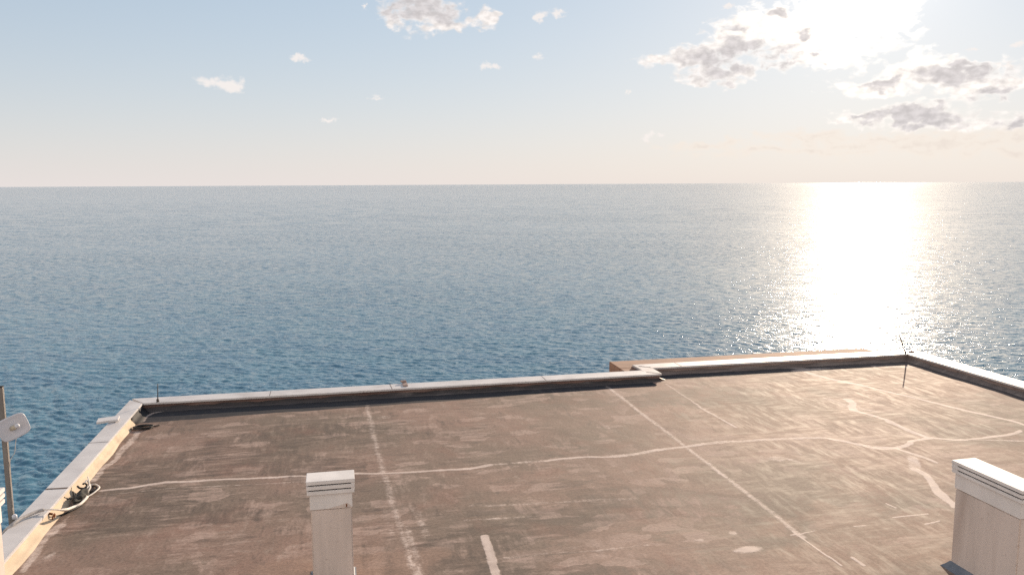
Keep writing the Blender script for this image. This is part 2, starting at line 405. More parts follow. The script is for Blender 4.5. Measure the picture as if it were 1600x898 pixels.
box('roof_slab', -4.4, 15.9, -14, 19.3, -.30, -.03, M_wall, bld, 0)
# rest of the roof, beneath and behind the camera
xs = np.linspace(-4.4, 15.9, 60); ys = np.linspace(-14, 7.0, 60); A, B = np.meshgrid(xs, ys)
grid_object('roof_surface', A, B, A * 0 + 0.0, M_roof, None, np.zeros(A.shape + (4,)), True, bld)

# ---- parapets: wall > coping, each run
def run(poly_wall, poly_cop, mw, label=None, bev=.008):
    w = prism('parapet_wall', poly_wall, -.28, TOP - TH, mw, bld, 0)
    if label: tag(w, label)
    c_ = prism('coping', poly_cop, TOP - TH, TOP, M_coping, w, bev)
    return w, c_
G = .004
# left
wl, _ = run([(XLo + .04, -14), (XL - .03, -14), (XL - .03, Y1o - .06), (XLo + .04, Y1o - .06)],
            [(XLo, -14), (XL, -14), (XL, Y1 - .01), (XLo + .02, Y1o - .12)], M_ochre, 'sunlit ochre parapet with wide white coping')
# far, left run
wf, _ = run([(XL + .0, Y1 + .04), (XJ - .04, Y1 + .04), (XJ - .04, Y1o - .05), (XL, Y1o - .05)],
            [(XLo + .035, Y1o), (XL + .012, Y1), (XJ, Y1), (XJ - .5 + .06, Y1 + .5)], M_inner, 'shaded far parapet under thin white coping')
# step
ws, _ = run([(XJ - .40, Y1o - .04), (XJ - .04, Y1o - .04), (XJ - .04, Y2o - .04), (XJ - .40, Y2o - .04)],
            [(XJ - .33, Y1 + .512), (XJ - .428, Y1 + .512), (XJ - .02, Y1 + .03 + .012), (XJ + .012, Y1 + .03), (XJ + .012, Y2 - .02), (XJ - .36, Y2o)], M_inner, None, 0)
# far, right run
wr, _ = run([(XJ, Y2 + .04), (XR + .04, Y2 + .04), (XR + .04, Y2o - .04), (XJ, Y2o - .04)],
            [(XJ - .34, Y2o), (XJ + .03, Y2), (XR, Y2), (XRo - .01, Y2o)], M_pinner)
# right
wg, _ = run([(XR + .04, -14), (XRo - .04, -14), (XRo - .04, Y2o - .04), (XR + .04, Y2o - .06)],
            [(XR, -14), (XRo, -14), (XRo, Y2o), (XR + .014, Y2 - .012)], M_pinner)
# sealant joints across the copings
def joint(par, x0, x1, y0, y1, ang=0.0):
    cx_, cy_ = (x0 + x1) / 2, (y0 + y1) / 2
    bm = bmesh.new(); mm = Matrix.Translation((cx_, cy_, 0)) @ Matrix.Rotation(ang, 4, 'Z')
    add_box(bm, (x0 - x1) / 2, (x1 - x0) / 2, (y0 - y1) / 2, (y1 - y0) / 2, TOP - .012, TOP + .004, .002, mm)
    return from_bm('coping_joint', bm, M_joint, par)
joint(wl, XLo + .03, XL - .01, 13.93, 13.985, R(-3)); joint(wl, XLo + .01, XL - .01, 16.4, 16.412); joint(wl, XLo + .01, XL - .01, 10.9, 10.912)
for q in (-1.6, 8.9): joint(wr if q > 8 else wf, q, q + .01, (Y2 if q > 8 else Y1) + .01, (Y2o if q > 8 else Y1o) - .01)
for q in (12.1, ): joint(wr, q, q + .01, Y2 + .01, Y2o - .01)
for q in (18.3, 15.4, 12.4): joint(wg, XR + .01, XRo - .01, q, q + .012)
joint(wf, 1.20, 1.215, Y1 + .01, Y1o - .01, .05); joint(wf, 5.0, 5.012, Y1 + .01, Y1o - .01)
joint(ws, XJ - .36, XJ + .0, Y1 + .13, Y1 + .165, R(-35)); joint(wr, XJ - .30, XJ + .03, Y2 + .16, Y2 + .20, R(-35))
# cement fillet at the foot of the left parapet
n = 160; vs, fs = [], []
for i in range(n):
    y = -13.9 + (18.20 + 13.9) * i / (n - 1); o_ = .02 * math.sin(y * 1.7) + .015 * math.sin(y * 4.3 + 1)
    vs += [(XL - .03, y, TOP - TH - .002), (XL - .012, y, .09), (XL + .04 + o_ * .3, y, .03), (XL + .09 + o_ * .7, y, .006), (XL + .10 + o_ * .7, y, -.05)]
    if i:
        for k in range(4): a = (i - 1) * 5 + k; fs.append((a, a + 1, a + 6, a + 5))
link('cement_fillet', vs, fs, M_ochre, wl, True)
# bitumen upstands along the shaded parapets
def upstand(pts, inward, par, mat=M_bitumen, hh=.07, foot=.14):
    vs, fs = [], []; k = 0
    for (x, y, s) in pts:
        ix, iy = inward(x, y)
        wv_ = .012 * math.sin(x * 5.1 + y * 3) + .008 * math.sin(x * 13 + y * 9)
        prof = [(-.004, hh * s + wv_), (.010, hh * s + wv_ - .004), (.03, .045 * s), (foot * .6 * s + .02, .018), (foot * s + .03 + wv_, .006), (foot * s + .035 + wv_, -.03)]
        for d, z in prof: vs.append((x + ix * d, y + iy * d, z))
        if k:
            for j in range(5): a = (k - 1) * 6 + j; fs.append((a, a + 1, a + 7, a + 6))
        k += 1
    return link('membrane_upstand', vs, fs, mat, par, True)
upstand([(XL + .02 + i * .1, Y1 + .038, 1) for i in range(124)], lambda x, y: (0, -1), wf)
upstand([(XJ + i * .1, Y2 + .038, 1) for i in range(78)], lambda x, y: (0, -1), wr, M_bitumen_pale)
upstand([(XR + .038, 19.95 - i * .25, 1) for i in range(130)], lambda x, y: (-1, 0), wg, M_bitumen_pale)
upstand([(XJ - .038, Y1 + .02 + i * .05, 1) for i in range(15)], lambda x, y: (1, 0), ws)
# black membrane turned up over the left corner
upstand([(XL - .012 + .0, 18.16 + i * .06, 1.42 if i > 2 else .7 + .3 * i) for i in range(19)], lambda x, y: (1, 0), wl, M_tar, .092, .10)

# ---- ledge behind the step
led = box('rear_ledge', 7.35, 15.32, Y2o + .004, 21.29, -.55, .10, M_annex, bld, .01)
tag(led, 'brown rendered ledge jutting out behind the white coping')
box('ledge_wall', 7.36, 15.3, Y2o - .03, 21.2, -9.4, -.552, M_wall, bld, 0)
box('ledge_wall', 7.36, 7.70, 19.76, Y2o, -.5, .095, M_annex, bld, .005)
# ---- outer walls down to the rocks
box('outer_wall', XLo + .06, 16.26, -13.9, 19.66, -9.4, -.31, M_wall, bld, 0)
box('outer_wall', 7.7, 16.26, 19.664, Y2o - .034, -9.4, -.31, M_wall, bld, 0)

# ---- chimneys: plaster body > collar, three cap slabs, dark vent gaps, flashing, weep hole
def chimney(x0, x1, y0, y1, top, capth, label, coll=.20, fl=(.10, .08)):
    """x0..y1: outline of the cap"""
    ov = .045
    b = box('chimney', x0 + ov, x1 - ov, y0 + ov, y1 - ov, -.02, top - capth - coll, M_body, bld, .014); tag(b, label)
    box('collar', x0 + ov - .008, x1 - ov + .008, y0 + ov - .008, y1 - ov + .008, top - capth - coll - .003, top - capth + .001, M_white, b, .006)
    g_ = .018; s_ = (capth - 2 * g_) / 3
    z = top - capth
    for k in range(3):
        bm = bmesh.new()
        e = (.006, .003, 0)[k]
        add_box(bm, x0 + e, x1 - e, y0 + e, y1 - e, z, z + s_, .005)
        from_bm('cap_slab', bm, M_white, b); z += s_
        if k < 2:
            box('vent_gap', x0 + .03, x1 - .03, y0 + .03, y1 - .03, z - .001, z + g_ + .001, M_gap, b, 0)
            # end plates closing the short sides of the vent
            z += g_
    # flashing skirt
    vs = []; rr = [(.0, fl[0]), (.006, fl[0] - .003), (fl[1] * .5, fl[0] * .5), (fl[1], .012), (fl[1] + .01, -.03)]
    X0, X1, Y0, Y1_ = x0 + ov, x1 - ov, y0 + ov, y1 - ov; fs = []
    for d, zz in rr: vs += [(X0 - d - .001, Y0 - d - .001, zz), (X1 + d + .001, Y0 - d - .001, zz), (X1 + d + .001, Y1_ + d + .001, zz), (X0 - d - .001, Y1_ + d + .001, zz)]
    for i in range(len(rr) - 1):
        for k in range(4): fs.append((i * 4 + k, i * 4 + (k + 1) % 4, i * 4 + 4 + (k + 1) % 4, i * 4 + 4 + k))
    link('flashing', vs, fs, M_flash, b)
    return b
ch1 = chimney(-.452, .148, 10.15, 10.49, 1.333, .182, 'narrow chimney standing alone near the middle of the roof', fl=(.03, .03))
ch2 = chimney(7.685, 8.045, 7.66, 8.785, 1.45, .158, 'long chimney seen side-on near the right parapet')
ch3 = chimney(-4.10, -3.54, 8.2, 9.40, 1.815, .17, 'chimney beside the left parapet, mostly out of view')
# weep hole and drip stain on the first chimney
bm = bmesh.new(); add_box(bm, .030, .046, 10.182, 10.192, .955, .998, .002); from_bm('weep_hole', bm, M_rust, ch1)
bm = bmesh.new()
vs = [bm.verts.new(v) for v in ((-.26, 10.1855, .9485), (.094, 10.1855, .9485), (.094, 10.1855, .972), (.045, 10.1855, 1.012), (-.05, 10.1855, .985), (-.20, 10.1855, .955))]
bm.faces.new(vs); from_bm('worn_patch', bm, M_body, ch1)
# light end stops of the vents (pale blocks between the slabs at the ends)
def stops(par, x0, x1, y0, y1, top, capth, axis):
    s_ = (capth - .036) / 3; z = top - capth
    for k in range(2):
        z += s_
        bm = bmesh.new()
        if axis == 'x':
            add_box(bm, x1 - .05, x1 - .004, y0 + .012, y1 - .012, z - .0005, z + .0185, 0)
        else:
            add_box(bm, x0 + .012, x1 - .012, y1 - .10, y1 - .004, z - .0005, z + .0185, 0)
        from_bm('vent_stop', bm, M_white, par); z += .018
stops(ch1, -.452, .148, 10.15, 10.49, 1.333, .182, 'x'); stops(ch2, 7.685, 8.045, 7.66, 8.785, 1.45, .158, 'y')

# ------------------------------------------------------------------ antenna mast and panel
mx, my = -4.815, 12.93
mast = tag(empty('antenna_mast', (mx, my, -1.6)), 'square brown steel mast outside the left parapet carrying a white panel', 'mast')
def child_mesh(name, build, mat, par, smooth=False):
    bm = bmesh.new(); build(bm)
    bmesh.ops.translate(bm, verts=bm.verts, vec=-Vector(par.location)); return from_bm(name, bm, mat, par, smooth)
child_mesh('pole', lambda bm: add_box(bm, mx - .034, mx + .034, my - .034, my + .034, -1.6, 2.115, .006), M_galv, mast)
child_mesh('pole_cap', lambda bm: add_box(bm, mx - .037, mx + .037, my - .037, my + .037, 2.118, 2.135, .004), M_black, mast)
for zz in (-1.3, -.35):
    child_mesh('wall_bracket', lambda bm: (add_box(bm, mx - .05, mx + .05, my - .05, my - .036, zz, zz + .06, .003), add_box(bm, mx + .036, mx + .19, my - .045, my + .045, zz, zz + .06, .003)), M_galv, mast)
ant = tag(empty('panel_antenna', (mx, my, 0)), 'white rounded square antenna panel on the brown mast', 'antenna')
pc = ray(20.5, 667); tt = (my - .16) / pc.y; pc = Vector((0, 0, H)) + pc * tt
zax = (Vector((0, 0, H)) - pc).normalized(); zax = (zax + Vector((.30, .0, -.12))).normalized()
xax = Vector((0, 0, 1)).cross(zax).normalized(); yax = zax.cross(xax)
rotm = Matrix((xax, yax, zax)).transposed().to_4x4() @ Matrix.Rotation(R(17), 4, 'Z'); rotm.translation = pc
def panel(bm):
    n_ = 48; rings = []
    def sq(rx, ry, z, p=4.2):
        o = []
        for k in range(n_):
            a = 2 * math.pi * k / n_; c_, s_ = math.cos(a), math.sin(a)
            q = (abs(c_) ** p + abs(s_) ** p) ** (-1 / p)
            o.append(bm.verts.new((rx * c_ * q, ry * s_ * q, z)))
        return o
    prof = [(a_ * .86, b_ * .86, c_) for a_, b_, c_ in [(.16, .13, -.05), (.215, .175, -.035), (.232, .192, -.005), (.236, .196, .012), (.228, .188, .018), (.20, .162, .010), (.12, .10, .002), (.05, .04, 0)]]
    for a in prof: rings.append(sq(*a))
    for a, b in zip(rings, rings[1:]):
        for k in range(n_): bm.faces.new((a[k], a[(k + 1) % n_], b[(k + 1) % n_], b[k]))
    bm.faces.new(rings[0][::-1]); bm.faces.new(rings[-1])
    bmesh.ops.transform(bm, matrix=rotm, verts=bm.verts)
child_mesh('reflector', panel, M_panel, ant, True)
def feed(bm):
    add_tube(bm, [(-.02, -.01, 0), (-.0, -.002, .05), (.03, .012, .10)], .035, 14, False); bmesh.ops.transform(bm, matrix=rotm, verts=bm.verts)
child_mesh('feed', feed, M_beige, ant, True)
def fcap(bm):
    bmesh.ops.create_uvsphere(bm, u_segments=16, v_segments=10, radius=.036, matrix=Matrix.Translation((.031, .0125, .103))); bmesh.ops.transform(bm, matrix=rotm, verts=bm.verts)
child_mesh('feed_cap', fcap, M_panel, ant, True)
child_mesh('mount_bracket', lambda bm: (add_box(bm, mx - .05, mx + .05, my - .13, my - .037, pc.z - .05, pc.z + .05, .005), add_box(bm, mx - .045, mx + .045, my - .05, my + .05, pc.z - .085, pc.z - .055, .004)), M_galv, ant)
wire = tube('wire', [pc + Vector((.02, .02, -.18)), pc + Vector((-.02, .08, -.30)), pc + Vector((-.055, .13, -.42)), (mx + .036, my, pc.z - .62), (mx + .038, my - .01, .3)], .004, M_cord, None, 5)
tag(wire, 'thin pale wire hanging below the white antenna panel', 'wire')
# white insulator at the foot of the mast on the coping
ins = tube('insulator', [(P(23, 808, .2)) + Vector((0, 0, -.02)), P(23, 808, .2) + Vector((0, 0, .03)), P(23, 808, .2) + Vector((0, 0, .05))], lambda u: .035 if u < .6 else .02, M_panel, None, 12, False)
tag(ins, 'small white knob on the coping edge beside the mast foot', 'insulator')

# ------------------------------------------------------------------ conduit, cords, debris at the left parapet
pa = [(-2, 850, .03), (6, 832, .10), (16, 822, .19), (30, 811, .225), (45, 804, .225), (58, 798.5, .225), (68, 796, .222)]
co = tube('conduit', [P(a, b, z) for a, b, z in pa], .026, M_cable, None, 10, True, .06)
tag(co, 'grey corrugated conduit lying across the white coping', 'conduit')
pb = [(66, 796, .222), (80, 795.5, .225), (93, 796, .20), (104, 795.5, .12), (114, 792, .05), (124, 788, .035), (132, 781, .035), (136, 776, .03)]
cb = tube('taped_cable', [P(a, b, z) for a, b, z in pb], lambda u: .010 if u < .33 else .022, M_cord, None, 10, True, .10)
tag(cb, 'pale taped cable bending down from the coping onto the roof', 'cable')
def cord(pts, rad, mat, label):
    o = tube('cord', [P(a, b, z) for a, b, z in pts], rad, mat, None, 7); tag(o, label, 'cord', 'cords looped at the left parapet'); return o
cord([(134, 777, .03), (143, 772, .03), (151, 766, .04), (155.5, 761, .04), (152, 757.5, .03), (147, 756, .02), (141, 757.5, .015)], .013, M_cord, 'white cord in the widest loop, farthest onto the roof')
cord([(134, 777, .03), (137, 768, .06), (141, 761, .09), (139, 754, .12), (136, 750, .16), (133, 754, .14)], .014, M_cord, 'white cord rising in a narrow loop against the ochre parapet')
cord([(136, 776, .03), (133, 768, .07), (137, 761, .10), (140, 756, .12), (137, 744, .19)], .009, M_cord, 'thin white cord sticking straight up from the tangle')
cord([(140, 768, .02), (148, 766, .02), (151, 761, .02), (147, 759, .02), (141, 760, .02)], .012, M_black, 'black cord curled inside the white cord loop')
cord([(100, 776, .10), (104, 778.5, .06), (113, 778, .05), (114.5, 773, .07), (114, 767, .14)], .009, M_black, 'bent black cord hooked on the ochre parapet face')
cord([(121, 759, .12), (125, 762, .1), (133, 762, .08), (136, 758, .08), (133, 754.5, .12), (130, 755.5, .14)], .016, M_black, 'thick black cord knotted above the dark bundle')
def lump(name, c_, sx_, sy_, sz_, seed, mat, lab, cat):
    bm = bmesh.new(); bmesh.ops.create_icosphere(bm, subdivisions=4, radius=1)
    r_ = random.Random(seed); ph = [r_.random() * 9 for _ in range(6)]
    for v in bm.verts:
        p = v.co.copy(); k = 1 + .18 * math.sin(p.x * 5 + ph[0]) * math.cos(p.y * 6 + ph[1]) + .10 * math.sin(p.z * 11 + ph[2] + p.x * 7) + .06 * math.sin(p.y * 19 + ph[3])
        v.co = Vector((p.x * sx_ * k, p.y * sy_ * k, max(p.z, -.75) * sz_ * k))
    bmesh.ops.translate(bm, verts=bm.verts, vec=Vector(c_) + Vector((0, 0, sz_ * .7)))
    o = from_bm(name, bm, mat, None, True); tag(o, lab, cat); return o
lump('bundle', P(127, 779, .0), .085, .30, .07, 3, M_rag, 'dark weathered bundle lying among the cords by the parapet', 'bundle')
# iron eye with rust
ir = tag(empty('iron_eye', P(78, 804, .09)), 'rusty iron eye fixed in the ochre parapet face', 'iron eye')
e0 = P(78, 804, .09)
child_mesh('bolt', lambda bm: add_tube(bm, [e0 + Vector((-.03, 0, .03)), e0 + Vector((.04, -.0, .01))], .018, 8, False), M_rust, ir, True)
def ring(bm):
    add_tube(bm, [e0 + Vector((.05 + .01 * math.cos(a), .05 * math.sin(a), -.03 + .04 * math.cos(a))) for a in [k * math.pi / 8 for k in range(17)]], .010, 7, False)
child_mesh('eye_ring', ring, M_rust, ir, True)
# black pipe/hose continuing on the roof from the eye
hz = tube('hose', [P(a, b, z) for a, b, z in [(80, 806, .05), (90, 805.5, .02), (103, 801, .02), (116, 795, .02), (128, 788, .02)]], .012, M_black, None, 7)
tag(hz, 'thin black hose on the roof between the iron eye and the bundle', 'hose')
# coil of black rope in the corner
c0 = P(221, 668, .012); bm = bmesh.new()
for j, (ra, rb, dz) in enumerate(((.20, .14, 0), (.16, .10, .02), (.19, .11, .03))):
    add_tube(bm, [c0 + Vector((ra * math.cos(a) + .02 * j, rb * math.sin(a) + .02 * math.sin(3 * a + j), dz + .005 * math.sin(2 * a))) for a in [k * 2 * math.pi / 28 for k in range(29)]], .014, 7, False)
add_tube(bm, [c0 + Vector((.19, .03, .01)), c0 + Vector((.27, .06, .005)), c0 + Vector((.33, .12, .004))], .013, 7)
tag(from_bm('rope_coil', bm, M_black, None, True), 'black rope coil lying on the roof in the left corner', 'rope')
# loose plate sticking out over the outer edge
pp = P(172, 655, TOP + .03); bm = bmesh.new()
add_box(bm, -.24, .17, -.16, .16, -.022, .022, .006, Matrix.Translation(pp) @ Matrix.Rotation(R(8), 4, 'Z') @ Matrix.Rotation(R(-3), 4, 'Y'))
pl = tag(from_bm('stone_slab', bm, M_coping, None), 'thin pale slab laid across the left coping, overhanging its outer edge', 'slab')
# small rusty clamp on the far coping
fc = P(633, 602, TOP); bm = bmesh.new()
add_box(bm, fc.x - .05, fc.x + .06, fc.y - .10, fc.y + .26, TOP + .001, TOP + .03, .004); add_box(bm, fc.x - .09, fc.x + .05, fc.y + .20, fc.y + .28, TOP + .031, TOP + .07, .006)
tag(from_bm('clamp', bm, mottled('weathered_clamp', (.26, .19, .17), (.36, .27, .24), (.15, .1, .08), 12, .8, .4, .2), None), 'small rusty clamp on the far white coping', 'clamp')
# rods
def rod(b, tip, r_, label):
    root = tag(empty('iron_rod', b), label, 'rod', 'thin rods at the roof corners')
    child_mesh('shaft', lambda bm: add_tube(bm, [b, tip], lambda u: r_ * (1 - .35 * u), 8, False), M_rod, root, True)
    child_mesh('foot', lambda bm: add_tube(bm, [b - Vector((0, 0, .012)), b + Vector((0, 0, .05))], .03, 10, False), M_rod, root, True)
rod(Vector((XR + .02, Y2 + .10, TOP + .012)), Vector((15.2, 19.55, .76)), .021, 'leaning iron rod at the far right corner of the roof')
rod(Vector((-4.02, Y1 + .05, TOP + .012)), Vector((-4.0, Y1 + .05, .60)), .012, 'upright iron rod at the far left corner of the roof')
# crumbs of mortar at the rod corner
lump('mortar_lump', P(1424, 550, TOP), .07, .08, .022, 9, M_annex, 'lump of brown mortar on the coping at the far right corner', 'mortar')

# ------------------------------------------------------------------ rocks below the building
xs = np.linspace(-28, 46, 90); ys = np.linspace(-60, 60, 110); A, B = np.meshgrid(xs, ys)
dx = np.maximum(np.maximum(-11 - A, A - 30), 0) / 15; dy = np.maximum(B - 38, 0) / 20
e = np.clip(np.hypot(dx, dy), 0, 1.4)
Zg = -9.4 - 19 * e ** 1.3 + (vnoise(A * .12 + 30, B * .12 + 30, 31, 5) - .6) * 3.0 * np.clip(e * 3, 0, 1)
tag(grid_object('ground', A, B, Zg, M_rock, None, None, False), kind='structure')

# ------------------------------------------------------------------ the sea
az = []
a = -180.0
while a < 180:
    az.append(a); a += .075 if -27 <= a < 54 else 1.5
az = np.radians(np.array(az + [180.0]))
dep = [33.0]
while dep[-1] > .05:
    d = dep[-1]; dep.append(d - (.045 if d < 29 else 1.0))
dep = np.radians(np.array(dep)); rad = 30.0 / np.tan(dep)
rad = np.concatenate([[4.0, 20.0], rad[rad > 30], []])
AZ, RD = np.meshgrid(az, rad)
X, Y = RD * np.sin(AZ), RD * np.cos(AZ)
dphi = np.gradient(az)[None, :]; dr = np.gradient(rad)[:, None]
spx = RD * dphi; spr = np.broadcast_to(dr, X.shape)
Z = np.zeros_like(X); DX = np.zeros_like(X); DY = np.zeros_like(X)
NW = 120
lam = np.exp(np.linspace(math.log(.8), math.log(9), NW))
wind = R(28)
gust = .75 + .5 * vnoise(X * .011 + 20, Y * .011 + 20, 77, 3)
sub = np.abs(AZ) < R(180)
for i, L_ in enumerate(lam):
    th = wind + rng.normal(0, .55 if L_ < 5 else .35); k = 2 * math.pi / L_
    kx, ky = k * math.sin(th), k * math.cos(th)
    # slope per component; rms adds up over all waves
    s_ = .038 * math.exp(-((math.log(L_ / 1.25)) / .85) ** 2) + .0015
    amp = s_ / k
    spc = np.abs(math.sin(th - 0)) ; 
    eff = np.maximum(spx * .9, spr * .55)
    w = np.clip((L_ / eff - 2.2) / 2.0, 0, 1)
    rows = np.where(w.max(1) > 0)[0]
    if not len(rows): continue
    r0, r1 = rows[0], rows[-1] + 1
    ph = kx * X[r0:r1] + ky * Y[r0:r1] + rng.random() * 6.283
    ww = w[r0:r1] * gust[r0:r1]
    Z[r0:r1] += amp * ww * np.sin(ph)
    DX[r0:r1] += -.8 * amp * ww * math.sin(th) * np.cos(ph); DY[r0:r1] += -.8 * amp * ww * math.cos(th) * np.cos(ph)
Zs = SEA + Z
mt, t = material('sea_water')
g = t.n.new('ShaderNodeNewGeometry').outputs['Position']
rotn = t.n.new('ShaderNodeMapping'); rotn.vector_type = 'TEXTURE'; t.l.new(g, rotn.inputs[0]); rotn.inputs['Rotation'].default_value = (0, 0, -wind)
gr = rotn.outputs[0]
hd = t.v('LENGTH', t.v('MULTIPLY', g, (1, 1, 0)))
far = t.ramp(hd, 150, 900)
f3 = t.noise(t.v('MULTIPLY', gr, (.5, 1.2, 1)), .12, 3, .5)
patch = t.m('ADD', t.m('MULTIPLY', t.noise(t.v('MULTIPLY', gr, (.35, 1.6, 1)), .006, 4, .55), .6), t.m('MULTIPLY', t.noise(t.v('MULTIPLY', gr, (.5, 1.3, 1)), .03, 3, .5), .4))
def slopes(scale, stretch, det, amp):
    c_ = t.noise(t.v('MULTIPLY', gr, stretch), scale, det, .6, out='Color')
    n_ = t.n.new('ShaderNodeVectorMath'); n_.operation = 'SCALE'; t.l.new(t.v('SUBTRACT', c_, (.5, .5, .5)), n_.inputs[0]); t.put(n_.inputs['Scale'], amp); return n_.outputs[0]
A1 = slopes(3.0, (.6, 1.5, 1), 3, t.ramp(patch, .35, .65, .45, .95))
A2 = slopes(.62, (.45, 1.5, 1), 3, t.m('MULTIPLY', t.ramp(hd, 90, 350, .4, 1.0), t.ramp(patch, .35, .65, .7, 1.2)))
A3 = slopes(.10, (.35, 1.4, 1), 3, t.m('MULTIPLY', far, .55))
A0 = slopes(7.0, (.7, 1.3, 1), 2, t.ramp(t.noise(gr, 1.1, 2, .5), .5, .72, .28, 2.5))
sl = t.v('MULTIPLY', t.v('ADD', t.v('ADD', t.v('ADD', A1, A0), A2), A3), (1, 1.15, 0))
ac = t.n.new('ShaderNodeCombineXYZ'); t.put(ac.inputs[0], t.ramp(t.m('LOGARITHM', hd, 10.0), 2.2, 3.6, .84, .30, False)); ac.inputs[1].default_value = 1; sl = t.v('MULTIPLY', sl, ac.outputs[0])
rb = t.n.new('ShaderNodeMapping'); rb.vector_type = 'POINT'; t.l.new(sl, rb.inputs[0]); rb.inputs['Rotation'].default_value = (0, 0, -wind); sl = rb.outputs[0]
gn = t.n.new('ShaderNodeNewGeometry').outputs['Normal']
nrm = t.v('NORMALIZE', t.v('ADD', gn, sl))
b = t.node('ShaderNodeBsdfPrincipled')
t.put(b.inputs['Base Color'], t.mix(t.ramp(f3, .4, .6), (.055, .155, .235), (.066, .178, .250)))
t.put(b.inputs['Roughness'], t.ramp(hd, 100, 2500, .09, .07)); t.put(b.inputs['IOR'], 1.333)
t.put(b.inputs['Specular IOR Level'], .5)
t.l.new(nrm, b.inputs['Normal'])
# capillary ripples too fine to resolve: a broader lobe over part of the surface
g2 = t.node('ShaderNodeBsdfGlossy', Roughness=.58, Color=(.55, .53, .50)); t.l.new(nrm, g2.inputs['Normal'])
fr = t.node('ShaderNodeFresnel', IOR=1.333); t.l.new(nrm, fr.inputs['Normal'])
ms = t.n.new('ShaderNodeMixShader'); t.l.new(t.m('MULTIPLY', fr.outputs[0], .13, clamp=True), ms.inputs[0])
t.l.new(b.outputs[0], ms.inputs[1]); t.l.new(g2.outputs[0], ms.inputs[2])
o = t.n.new('ShaderNodeOutputMaterial'); t.l.new(ms.outputs[0], o.inputs[0])
tag(grid_object('sea', X + DX, Y + DY, Zs, mt, None, None, True), kind='structure')
del X, Y, Z, DX, DY, Zs, AZ, RD

# ------------------------------------------------------------------ light
sun = bpy.data.objects.new('sun', bpy.data.lights.new('sun', 'SUN')); COL.objects.link(sun)
sd = Vector((math.sin(SUN_AZ) * math.cos(SUN_EL), math.cos(SUN_AZ) * math.cos(SUN_EL), math.sin(SUN_EL)))
sun.rotation_euler = sd.to_track_quat('Z', 'Y').to_euler()
sun.data.energy = 4.8; sun.data.angle = R(.5); sun.data.color = (1.0, .80, .60)

w = bpy.data.worlds.new('World'); sc.world = w; w.use_nodes = True
t = NT(w.node_tree)
gen = t.n.new('ShaderNodeTexCoord').outputs['Generated']
sky = t.n.new('ShaderNodeTexSky'); sky.sky_type = 'NISHITA'; sky.sun_disc = False
sky.sun_elevation = SUN_EL; sky.sun_rotation = SUN_AZ; sky.air_density = 1.0; sky.dust_density = .25; sky.ozone_density = 1.5; sky.altitude = 30
d = t.v('NORMALIZE', gen)
sxyz = t.n.new('ShaderNodeSeparateXYZ'); t.l.new(d, sxyz.inputs[0])
D = 57.29578
el = t.m('MULTIPLY', t.m('ARCSINE', sxyz.outputs[2]), D)
azn = t.m('MULTIPLY', t.m('ARCTAN2', sxyz.outputs[0], sxyz.outputs[1]), D)
cb_ = t.n.new('ShaderNodeCombineXYZ'); t.l.new(azn, cb_.inputs[0]); t.l.new(el, cb_.inputs[1]); uv = cb_.outputs[0]
sunang = t.m('MULTIPLY', t.m('ARCCOSINE', t.v('DOT_PRODUCT', d, tuple(sd))), D)
def angles(px, py):
    r_ = ray(px, py); return math.degrees(math.atan2(r_.x, r_.y)), math.degrees(math.asin(r_.z))
# domain warp for billowing edges
wc = t.noise(t.v('MULTIPLY', uv, (1, 1.5, 1)), .50, 5, .52, out='Color')
wv_ = t.v('MULTIPLY', t.v('SUBTRACT', wc, (.5, .5, .5)), (3.6, 2.2, 0)); uvw = t.v('ADD', uv, wv_)
wc2 = t.noise(uv, 2.4, 4, .65, out='Color')
uvs = t.v('ADD', uv, t.v('MULTIPLY', t.v('SUBTRACT', wc2, (.5, .5, .5)), (1.0, .7, 0)))
def field(lst, coord, k=.25):
    acc = None
    for (px, py, rx, ry) in lst:
        u0, v0 = angles(px, py); sx_, sy_ = rx * .0448, ry * .0448
        q = t.v('MULTIPLY_ADD', coord, (1 / sx_, 1 / sy_, 0), (-u0 / sx_, -v0 / sy_, 0)); l_ = t.v('LENGTH', q)
        acc = l_ if acc is None else t.m('SMOOTH_MIN', acc, l_, k)
    return acc
big_c = [(660,20,62,26),(700,36,48,14),(762,33,16,13),(612,30,16,20),
  (1040,96,46,13),(1085,92,50,22),(1105,110,52,22),(1140,75,56,26),(1090,128,26,7),(1180,45,66,34),(1250,60,80,40),(1330,25,90,62),(1290,92,70,14),(1402,22,34,14),(1215,20,40,14),(1150,118,36,12),
  (1445,98,34,20),(1375,133,62,15),(1470,118,95,22),(1545,135,60,18),(1440,180,75,20),(1350,184,55,10),(1500,190,40,12),(1590,188,34,16)]
small_c = [(845,26,13,10),(876,19,13,7),(841,86,8,9),(768,104,17,6),(463,90,20,7),(345,131,38,11),(368,137,14,9),(590,155,12,5),(1140,10,9,6),(1524,80,9,4),(1590,68,12,5),(1012,213,12,7),(514,188,14,4),(568,10,6,4),(1572,104,14,4),(982,146,6,7),(1035,213,8,4)]
strat = [(1250,214,60,7),(1390,216,130,9),(1530,210,90,12),(1440,232,120,9),(1310,236,110,7),(1110,226,60,5),(1560,235,60,12),(1480,225,120,14),(1350,222,90,10),(1250,238,130,8),(1580,212,50,14)]
core_c = [(650,14,60,20),(700,24,30,10),(1125,98,62,30),(1160,84,40,20),(1205,92,40,20),(1215,18,24,9),(1155,46,20,8),(1275,92,16,6),(1500,112,72,20),(1375,130,26,9),(1430,180,70,20),(1345,184,26,6),(1560,150,30,10),(1590,192,28,13),(1250,55,14,6)]
fb = t.noise(t.v('MULTIPLY', uv, (1, 1.6, 1)), .95, 7, .52, .35)
fbc = t.m('SUBTRACT', fb, .5)
